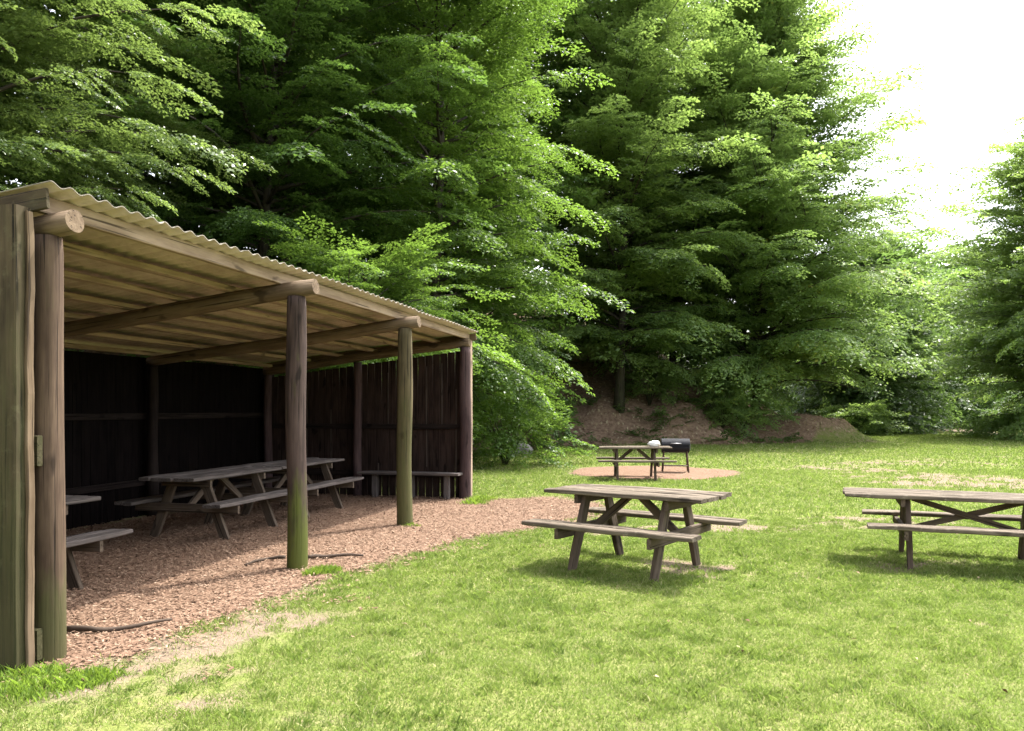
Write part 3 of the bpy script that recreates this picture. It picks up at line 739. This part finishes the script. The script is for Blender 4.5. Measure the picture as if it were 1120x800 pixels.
def clear_of(places, x, y, z, rz=0.0, sc=1.0):
    """drops sprays that would poke through the shelter or hang over the two bare banks"""
    P = np.array([p[0] + 0.8 * p[3] * p[1] / np.linalg.norm(p[1]) for p in places]); Q = np.array([p[0] for p in places]); keep = np.ones(len(P), bool)
    for A in (P, Q):
        wx = A[:, 0] + x; wy = A[:, 1] + y; wz = A[:, 2] + z
        dx = wx - PB.x; dy = wy - PB.y; u = dx * U.x + dy * U.y; v = dx * V.x + dy * V.y
        keep &= ~((u > -3.4) & (u < 6.8) & (v > -.5) & (v < 4.9) & (wz < 3.25 - .115 * v + .1))
        keep &= ~((wx > 12.4) & (wx < 19) & (wy > 32) & (wy < 42.5) & (wz < 2.9))
        keep &= ~((wx > 5.6) & (wx < 10.0) & (wy > 31) & (wy < 38) & (wz < 2.6))
        keep &= ~((wx > 1.6) & (wx < 5.2) & (wy > 31) & (wy < 42) & (wz < 3.6))
    return [p for p, k in zip(places, keep) if k]
LEAVES = 0
def grow(seed, h, base, Rr, nb, prof, e0, e1, fs, trunk_r, lean=(0, 0), up_ang=0.0, zcut=None, s_lo=0.25, step=0.36, azc=None):
    """returns (frond places, trunk MB)"""
    rng = np.random.default_rng(seed); mb = MB(); random.seed(seed)
    n = 9; tp = [(lean[0] * (k / n) ** 1.3 + 0.12 * math.sin(k * 1.1 + seed), lean[1] * (k / n) ** 1.3 + 0.12 * math.cos(k * 0.9 + seed), -0.3 + (h * 0.97 + .3) * k / n) for k in range(n + 1)]
    mb.tube(tp, [trunk_r * (1.35 if k == 0 else 1 - 0.88 * k / n) for k in range(n + 1)], 10)
    def tpt(z):
        k = min(max((z + .3) / (h * .97 + .3) * n, 0), n - 1e-3); i = int(k); f = k - i
        return [tp[i][j] * (1 - f) + tp[i + 1][j] * f for j in range(3)]
    places = []; az = rng.uniform(0, 6.28)
    for i in range(nb):
        t = (i + rng.uniform(0, 1)) / nb
        z = base + (h - base) * t; az += 2.39996 + rng.normal(0, .25)
        L = Rr * prof(t) * rng.uniform(0.75, 1.1) * (0.62 + 0.75 * float(vnoise(np.array([math.cos(az) * 1.1 + seed * 3.7 + z * .16]), np.array([math.sin(az) * 1.1 + z * 0.33]), 0.8, seed, 2)[0]))
        if L < 0.5: L = 0.5
        el0 = e0 + (e1 - e0) * t + rng.normal(0, .26); p = np.array(tpt(z)); a = az; pts = [p.copy()]; m = 8; dirs = []
        drop = (1.15 - 0.5 * t) + rng.normal(0, .25)
        for k in range(m):
            el = el0 - drop * (k / m) ** 1.2 + up_ang * t; a += rng.normal(0, .09)
            d = np.array([math.cos(a) * math.cos(el), math.sin(a) * math.cos(el), math.sin(el)]); p = p + d * L / m; pts.append(p.copy()); dirs.append(d)
        r0 = min(trunk_r * .42, 0.008 + 0.006 * L)
        mb.tube([tuple(q) for q in pts], [r0 * (1 - .9 * k / m) for k in range(m + 1)], 5)
        tone_b = rng.uniform(0.1, 0.9)
        s = s_lo * L; side = 1
        big = zcut is not None and z > zcut
        while s < L:
            k = min(int(s / L * m), m - 1); q = pts[k] + (pts[k + 1] - pts[k]) * (s / L * m - k); d = dirs[k]
            side = -side; yaw = side * rng.uniform(.5, 1.05); c, sn = math.cos(yaw), math.sin(yaw)
            dx = np.array([d[0] * c - d[1] * sn, d[0] * sn + d[1] * c, d[2] * .7 + rng.normal(-.16, .24)]); dx /= np.linalg.norm(dx)
            ls = min(2.2, 0.55 * (L - s) + 0.15) * (0.6 if L < 2.5 else 1.0); qq = q.copy(); o = 0.0; dd = dx.copy()
            while True:
                nrm = np.array([rng.normal(0, .38), rng.normal(0, .38), 1.0])
                sc = fs * rng.uniform(.5, 1.0)
                places.append((qq.copy(), dd.copy(), nrm, sc * (1.5 if big else 1), np.clip(tone_b + rng.normal(0, .15), 0, 1)))
                st = 0.62 * fs * (1.6 if big else 1); o += st
                if o > ls: break
                w = rng.choice([-1, 1]) * rng.uniform(.3, .7); c, sn = math.cos(w * .4), math.sin(w * .4)
                qq = qq + dd * st; dd = np.array([dd[0] * c - dd[1] * sn, dd[0] * sn + dd[1] * c, dd[2] - .22]); dd /= np.linalg.norm(dd)
            s += step * rng.uniform(0.85, 1.25)
        x += step * 1.75 * rng.uniform(.85, 1.2)
    pos = np.array(pos); d = np.array(dr); n = np.array(nm); sz = np.array(sz)
    d /= np.linalg.norm(d, axis=1)[:, None]; b = np.cross(n, d); b /= np.linalg.norm(b, axis=1)[:, None]; n = np.cross(d, b)
    Lh = sz[:, None]; w = 0.30
    p0 = pos; p2 = pos + d * Lh - n * Lh * .08; p1 = pos + d * Lh * .45 + b * Lh * w + n * Lh * .07; p3 = pos + d * Lh * .45 - b * Lh * w + n * Lh * .07
    return np.stack([p0, p1, p2, p3], 1)

FR = {}
def fronds(ll, L=1.5, W=0.55, nvar=7):
    key = (ll, L, W)
    if key not in FR:
        r = np.random.default_rng(int(ll * 1000) + 5); FR[key] = [make_frond(r, L, W, ll) for _ in range(nvar)]
    return FR[key]

def assemble(places, ll, rng, L=1.5, W=0.55):
    """places: list of (pos, dirX, normal-ish, scale, tone)"""
    tmpl = fronds(ll, L, W); vs, ts = [], []
    var = rng.integers(0, len(tmpl), len(places))
    P = np.array([p[0] for p in places]); X = np.array([p[1] for p in places]); N = np.array([p[2] for p in places]); Sx = np.array([p[3] for p in places]); T = np.array([p[4] for p in places])
    X /= np.linalg.norm(X, axis=1)[:, None]; Y = np.cross(N, X); Y /= np.linalg.norm(Y, axis=1)[:, None]; Z = np.cross(X, Y)
    for k, tm in enumerate(tmpl):
        m = np.where(var == k)[0]
        if not len(m): continue
        q = tm.reshape(-1, 3); B = np.stack([X[m], Y[m], Z[m]], 1) * Sx[m][:, None, None]     # rows = axes
        v = np.einsum('qa,mab->mqb', q, B) + P[m][:, None, :]
        vs.append(v.reshape(-1, 3)); ts.append(np.repeat(T[m], len(q)))
    return np.concatenate(vs).astype(np.float32), np.concatenate(ts)

LEAVES = 0
def grow(seed, h, base, Rr, nb, prof, e0, e1, fs, trunk_r, lean=(0, 0), up_ang=0.0, zcut=None, s_lo=0.25, step=0.36, azc=None):
    """returns (frond places, trunk MB)"""
    rng = np.random.default_rng(seed); mb = MB(); random.seed(seed)
    n = 9; tp = [(lean[0] * (k / n) ** 1.3 + 0.12 * math.sin(k * 1.1 + seed), lean[1] * (k / n) ** 1.3 + 0.12 * math.cos(k * 0.9 + seed), -0.3 + (h * 0.97 + .3) * k / n) for k in range(n + 1)]
    mb.tube(tp, [trunk_r * (1.35 if k == 0 else 1 - 0.88 * k / n) for k in range(n + 1)], 10)
    def tpt(z):
        k = min(max((z + .3) / (h * .97 + .3) * n, 0), n - 1e-3); i = int(k); f = k - i
        return [tp[i][j] * (1 - f) + tp[i + 1][j] * f for j in range(3)]
    places = []; az = rng.uniform(0, 6.28)
    for i in range(nb):
        t = (i + rng.uniform(0, 1)) / nb
        z = base + (h - base) * t; az += 2.39996 + rng.normal(0, .25)
        L = Rr * prof(t) * rng.uniform(0.72, 1.18)
        if L < 0.5: L = 0.5
        el0 = e0 + (e1 - e0) * t + rng.normal(0, .12); p = np.array(tpt(z)); a = az; pts = [p.copy()]; m = 8; dirs = []
        drop = (0.75 - 0.55 * t) + rng.normal(0, .12)
        for k in range(m):
            el = el0 - drop * (k / m) ** 1.2 + up_ang * t; a += rng.normal(0, .09)
            d = np.array([math.cos(a) * math.cos(el), math.sin(a) * math.cos(el), math.sin(el)]); p = p + d * L / m; pts.append(p.copy()); dirs.append(d)
        r0 = min(trunk_r * .42, 0.012 + 0.011 * L)
        mb.tube([tuple(q) for q in pts], [r0 * (1 - .9 * k / m) for k in range(m + 1)], 5)
        tone_b = rng.uniform(0.1, 0.9)
        s = s_lo * L; side = 1
        big = zcut is not None and z > zcut
        while s < L:
            k = min(int(s / L * m), m - 1); q = pts[k] + (pts[k + 1] - pts[k]) * (s / L * m - k); d = dirs[k]
            side = -side; yaw = side * rng.uniform(.45, 1.05); c, sn = math.cos(yaw), math.sin(yaw)
            dx = np.array([d[0] * c - d[1] * sn, d[0] * sn + d[1] * c, d[2] - rng.uniform(0.0, 0.3)])
            nrm = np.array([rng.normal(0, .22), rng.normal(0, .22), 1.0])
            sc = fs * rng.uniform(.6, 1.15) * (1.1 - 0.45 * s / L)
            places.append((q, dx, nrm, sc * (1.5 if big else 1), np.clip(tone_b + rng.normal(0, .15), 0, 1)))
            s += step * rng.uniform(.7, 1.3) * (2.0 if big else 1)
        places.append((pts[-1], dirs[-1], np.array([rng.normal(0, .2), rng.normal(0, .2), 1.0]), fs * rng.uniform(.75, 1.1), np.clip(tone_b + .1, 0, 1)))
    return places, mb

def tree(name, label, cat, x, y, h, base, Rr, nb, mat, ll, seed, prof=None, e0=0.25, e1=0.75, fs=1.0, tr=None, lean=(0, 0), zcut=None, group=None, step=0.36, up_ang=0.0, s_lo=0.14, rz=0.0):
    global LEAVES
    prof = prof or (lambda t: (1 - t) ** 0.65 * (0.75 + 0.5 * min(1, t * 4)))
    rng = np.random.default_rng(seed + 100)
    nb = int(nb * 1.7); step *= 0.72
    pl, mb = grow(seed, h, base, Rr, nb, prof, e0 + .12, e1 + .1, fs, tr or h * 0.0085, lean, up_ang, zcut, s_lo, step)
    pl = clear_of(pl, x, y, Hs(x, y) - .05)
    t = empty(name, (x, y, Hs(x, y) - 0.05), rz); tag(t, label, cat, group)
    mb.build('trunk', M['bark'], t)
    v, tn = assemble(pl, ll, rng); LEAVES += len(v) // 4
    np_mesh('crown', v, 4, np.arange(len(v)), mat, t, attrs={'tone': tn})
    return t
TREES = 'trees on the wooded bank'
cone = lambda t: (1 - t) ** 0.75 * (0.8 + 0.4 * min(1, t * 5))
column = lambda t: (1 - t ** 2.2) ** 0.8 * (0.8 + 0.3 * min(1, t * 3))

tree('pale_tree', 'pale grey green tree drooping over the near end of the shelter roof', 'tree', -9.9, 13.1, 15, 3.0, 4.5, 110, M['leaf_pale'], 0.085, 1, column, 0.2, 0.7, 1.0, zcut=9.5, group=TREES)
tree('dark_tree', 'dark green spreading tree behind the middle of the shelter roof', 'tree', -6.4, 20.5, 19, 2.0, 4.6, 92, M['leaf_dark'], 0.11, 2, column, 0.15, 0.7, 1.15, zcut=13, group=TREES)
tree('beech_tree', 'bright yellow green beech with layered branches just right of the shelter', 'tree', -2.2, 22.8, 21, 1.2, 4.1, 96, M['leaf_beech'], 0.11, 3, column, 0.15, 0.65, 1.15, zcut=14, group=TREES)
tree('young_tree', 'small bright young tree peering over the far half of the shelter roof', 'tree', -3.2, 16.8, 4.8, 2.0, 2.6, 26, M['leaf_beech'], 0.10, 4, column, 0.25, 0.6, 0.85, group=TREES, tr=0.07)
tree('tall_tree', 'tall muted green tree between the yellow green beech and the great sunlit tree', 'tree', 5.0, 35.5, 25, 2.0, 5.2, 115, M['leaf_mid'], 0.135, 5, column, 0.2, 0.8, 1.35, group=TREES, zcut=20)
tree('great_tree', 'great sunlit tree with a pointed crown standing against the white sky', 'tree', 12.4, 39.5, 23.0, 1.5, 8.0, 200, M['leaf_bright'], 0.14, 6, cone, 0.25, 0.85, 1.5, group=TREES, up_ang=0.15, step=0.42)
tree('edge_tree', 'broad green tree cut off by the right edge of the photo', 'tree', 30.6, 41, 16.6, 0.3, 7.4, 230, M['leaf_mid'], 0.15, 7, column, 0.15, 0.8, 1.4, group='trees at the far end of the clearing', step=0.42)


# trees further up the bank: three shapes copied
def spread(src, spots):
    for (x, y, rz, s, lab) in spots:
        c = copy_thing(src); c.location = (x, y, Hs(x, y) - .1); c.rotation_euler = (0, 0, rz); c.scale = (s, s, s); c['label'] = lab; c['group'] = 'shaded trees up the bank'
ub = 'shaded trees up the bank'
g1 = tree('wood_tree', 'shaded tree up the bank behind the pale tree', 'tree', -16, 21, 20, 1.5, 5.5, 60, M['leaf_dark'], 0.19, 21, column, 0.15, 0.7, 1.5, group=ub, step=0.5)
g2 = tree('wood_tree', 'shaded tree up the bank seen between the dark tree and the yellow green beech', 'tree', -5.5, 30.5, 20, 1.0, 5.2, 60, M['leaf_mid'], 0.19, 22, column, 0.15, 0.75, 1.5, group=ub, step=0.5)
sp1 = [(-11.5, 27, 1.0, 1.0, 'shaded tree up the bank straight behind the dark spreading tree'), (-2.2, 33.5, 2.0, 1.0, 'deeply shaded tree up the bank behind the yellow green beech'), (9.0, 44, 0.5, 1.05, 'dark tree up the bank in the gap left of the great sunlit tree'), (-13.5, 16.5, 0.3, .95, 'shaded tree up the bank behind the pale tree at the left edge of the photo'),
       (-1.5, 27.5, 2.6, .62, 'low dark tree at the foot of the bank behind the yellow green beech'), (15.5, 50, 1.6, .8, 'dark tree in the wood right behind the great sunlit tree')]
sp2 = [(2.2, 38.5, 1.2, 1.05, 'shaded green tree up the bank left of the tall muted tree'), (-14, 34, 4.0, 1.1, 'shaded green tree up the bank high behind the shelter'), (-9, 41, 5.2, 1.2, 'shaded green tree up the bank, farthest behind the shelter'), (-9.0, 24.5, 0.9, .8, 'green tree up the bank just left behind the dark spreading tree'),
       (6.5, 41, 3.3, .9, 'green tree up the bank right behind the tall muted tree')]
spread(g1, sp1); spread(g2, sp2)
fe = 'trees at the far end of the clearing'
f1 = tree('far_tree', 'bushy green tree at the far end of the clearing right of the great sunlit tree', 'tree', 31.5, 66, 13.5, 0.3, 6.5, 95, M['leaf_dark'], 0.2, 31, column, 0.15, 0.8, 1.8, group=fe, step=0.6)
for (x, y, rz, s, lab, m) in ((25.5, 56, 2.2, .95, 'dark bushy tree just right of the great sunlit tree', 'leaf_blue'), (43, 72, 4.1, 1.1, 'bushy tree at the far end behind the tree cut off by the right edge', 'leaf_blue'), (37.5, 82, 1.1, 1.25, 'far tree closing the view at the end of the path', 'leaf_mid'), (23, 51, 3.3, .62, 'small leafy tree under the right side of the great sunlit tree', 'leaf_blue')):
    c = copy_thing(f1); c.location = (x, y, Hs(x, y) - .1); c.rotation_euler = (0, 0, rz); c.scale = (s, s, s); c['label'] = lab
    for ch in c.children:
        if ch.name.startswith('crown'): ch.data = ch.data.copy(); ch.data.materials[0] = M[m]

def distant_wood():
    global LEAVES
    rng = np.random.default_rng(77); pl = []
    for i in range(150):
        x = rng.uniform(14, 130); y = rng.uniform(88, 118) - 0.12 * max(0, x - 40); hh = rng.uniform(9, 15); r = rng.uniform(3, 5); z0 = Hs(x, y)
        for k in range(70):
            a = rng.uniform(0, 6.28); e = rng.uniform(0, 1); rad = r * (1 - e ** 2.5) ** .6 * rng.uniform(.4, 1)
            pl.append((np.array([x + rad * math.cos(a), y + rad * math.sin(a), z0 + hh * e]), np.array([math.cos(a), math.sin(a), rng.normal(-.1, .3)]), np.array([rng.normal(0, .3), rng.normal(0, .3), 1]), rng.uniform(1.0, 1.9), rng.uniform(0, 1)))
    v, tn = assemble(pl, 0.34, rng); LEAVES += len(v) // 4
    o = np_mesh('woodland', v, 4, np.arange(len(v)), M['leaf_dark'], attrs={'tone': tn}); tag(o, 'far off mass of green woodland closing the clearing', 'wood', kind='stuff')
distant_wood()

def bush(label, x, y, r, h, mat, ll, seed, group='bushes along the wood edge', n=90):
    global LEAVES
    rng = np.random.default_rng(seed); mb = MB(); random.seed(seed); pl = []
    t = empty('bush', (x, y, Hs(x, y) - .05)); tag(t, label, 'bush', group)
    for i in range(9):
        a = i * .7 + rng.uniform(0, .4); q = (r * .55 * math.cos(a), r * .55 * math.sin(a), h * rng.uniform(.5, .85)); mb.tube([(0, 0, 0), (q[0] * .4, q[1] * .4, q[2] * .55), q], [.03, .02, .008], 5)
    for i in range(n):
        a = rng.uniform(0, 6.28); e = rng.uniform(0, 1) ** .7; rad = r * math.sqrt(1 - (e * .9) ** 2) * rng.uniform(.25, .8); z = h * e * rng.uniform(.75, 1)
        p = np.array([rad * math.cos(a), rad * math.sin(a), z * .9 + .05]); d = np.array([math.cos(a + rng.normal(0, .5)), math.sin(a + rng.normal(0, .5)), rng.normal(.05, .3)])
        pl.append((p, d, np.array([rng.normal(0, .35), rng.normal(0, .35), 1]), min(r * .5, .85) * rng.uniform(.6, 1.1), rng.uniform(0, 1)))
    mb.build('stem', M['bark'], t); v, tn = assemble(pl, ll, rng); LEAVES += len(v) // 4
    np_mesh('foliage', v, 4, np.arange(len(v)), mat, t, attrs={'tone': tn})
bush('low leafy bush beside the far corner of the shelter', -0.2, 21.5, 1.9, 2.6, M['leaf_beech'], .12, 41, n=130)
bush('dark green bush on the bank beyond the grey rock', 1.0, 31, 1.5, 2.6, M['leaf_dark'], .14, 42, n=100)
bush('green bush right of the bare earth bank', 20.5, 46.5, 2.8, 2.3, M['leaf_mid'], .17, 43, n=150)
bush('small bush hanging over the bare bank behind the barbecue', 9.6, 35.4, 1.5, 2.0, M['leaf_bright'], .16, 44, n=80)
bush('green bush spilling over the bank at the foot of the great sunlit tree', 11.0, 36.8, 2.0, 2.8, M['leaf_bright'], .16, 47, n=150)
bush('dark bush behind the far end of the lawn left of the path', 27, 53, 3.0, 3.0, M['leaf_dark'], .2, 48, n=170)
bush('dark bush at the far end of the lawn right of the path', 38, 60, 4.2, 4.0, M['leaf_dark'], .22, 49, n=220)
bush('rounded dark bush deep at the end of the path', 41.5, 76, 4.2, 4.5, M['leaf_blue'], .24, 50, n=200)
bush('wide bush under the right edge of the wood', 35.5, 52, 4.0, 3.2, M['leaf_blue'], .2, 45, n=200)
bush('leafy bush low on the bank below the tall muted tree', 6.4, 36.2, 1.4, 2.4, M['leaf_mid'], .15, 46, n=90)


def undergrowth():
    global LEAVES
    rng = np.random.default_rng(91); n = 9000; x = rng.uniform(-14, 30, n); y = rng.uniform(12, 60, n)
    d = toe_dist(x, y); m1 = np.hypot((x - 14.9) / 2.6, (y - 38.8) / 2.2)
    k = (d > -0.5) & (d < 11) & (vnoise(x, y, 1.5, 92, 3) > 0.53) & (m1 > 0.75 + .6 * vnoise(x, y, .8, 93, 2)) & ~((x > 1.5) & (x < 5.5) & (vnoise(x, y, .8, 94, 2) > .45))
    x = x[k]; y = y[k]; z = H(x, y); pl = []
    for i in range(len(x)):
        a = rng.uniform(0, 6.28)
        for q in range(2):
            a += rng.uniform(1.5, 3.5); pl.append((np.array([x[i], y[i], z[i] + rng.uniform(.02, .22)]), np.array([math.cos(a), math.sin(a), rng.uniform(.1, .7)]), np.array([rng.normal(0, .3), rng.normal(0, .3), 1]), rng.uniform(.25, .55), rng.uniform(0, 1)))
    v, tn = assemble(pl, 0.2, rng); LEAVES += len(v) // 4
    o = np_mesh('undergrowth', v, 4, np.arange(len(v)), M['leaf_dark'], attrs={'tone': tn}); tag(o, 'low leafy undergrowth creeping over the shaded earth bank', 'undergrowth', kind='stuff')
undergrowth()
def bank_litter():
    n = 9000; x = RNG.uniform(-4, 20, n * 4); y = RNG.uniform(24, 46, n * 4); k = soil(x, y) > .45; x = x[k][:n]; y = y[k][:n]; n = len(x)
    L = RNG.uniform(0.06, 0.17, n); az = RNG.uniform(0, 6.28, n)
    e = .1; gx = (H(x + e, y) - H(x - e, y)) / (2 * e); gy = (H(x, y + e) - H(x, y - e)) / (2 * e)
    ca, sa = np.cos(az), np.sin(az); a = np.stack([ca, sa, gx * ca + gy * sa + RNG.normal(0, .25, n)], 1) * L[:, None] * .5; b = np.stack([-sa, ca, -gx * sa + gy * ca + RNG.normal(0, .25, n)], 1) * L[:, None] * .3
    c = np.stack([x, y, H(x, y) + 0.03], 1)
    v = np.stack([c - a, c + b, c + a, c - b], 1).reshape(-1, 3)
    tag(np_mesh('bank_litter', v, 4, np.arange(4 * n), M['litter']), 'dead leaves lying on the bare earth bank', 'fallen leaves', kind='stuff')
bank_litter()

# ------------------------------------------------------------------ light
sun_dir = Vector((0.73 * math.cos(R(61)), 0.68 * math.cos(R(61)), math.sin(R(61)))).normalized()
sl = bpy.data.lights.new('sun', 'SUN'); sl.energy = 3.3; sl.angle = R(0.53); sl.color = (1.0, 0.955, 0.88)
so = bpy.data.objects.new('sun', sl); COL.objects.link(so); so.rotation_euler = sun_dir.to_track_quat('Z', 'Y').to_euler(); so.location = (20, 20, 40)
w = bpy.data.worlds.new('World'); scene.world = w; w.use_nodes = True
nt = w.node_tree; bg = nt.nodes['Background']
sk = nt.nodes.new('ShaderNodeTexSky'); sk.sky_type = 'NISHITA'; sk.sun_disc = False
sk.sun_elevation = R(61); sk.sun_rotation = math.atan2(sun_dir.x, sun_dir.y); sk.dust_density = 5.0; sk.air_density = 1.0; sk.ozone_density = 1.0
hs = nt.nodes.new('ShaderNodeHueSaturation'); hs.inputs['Saturation'].default_value = 0.35; hs.inputs['Value'].default_value = 1.75
nt.links.new(sk.outputs[0], hs.inputs['Color']); nt.links.new(hs.outputs[0], bg.inputs['Color']); bg.inputs['Strength'].default_value = 0.15

scene.view_settings.view_transform = 'Standard'; scene.view_settings.look = 'None'
scene.view_settings.exposure = 1.5; scene.view_settings.gamma = 1.0; scene.view_settings.use_curve_mapping = False
cy = scene.cycles
cy.max_bounces = 9; cy.diffuse_bounces = 7; cy.transmission_bounces = 6; cy.glossy_bounces = 2; cy.transparent_max_bounces = 4
cy.use_denoising = True
scene.render.film_transparent = False
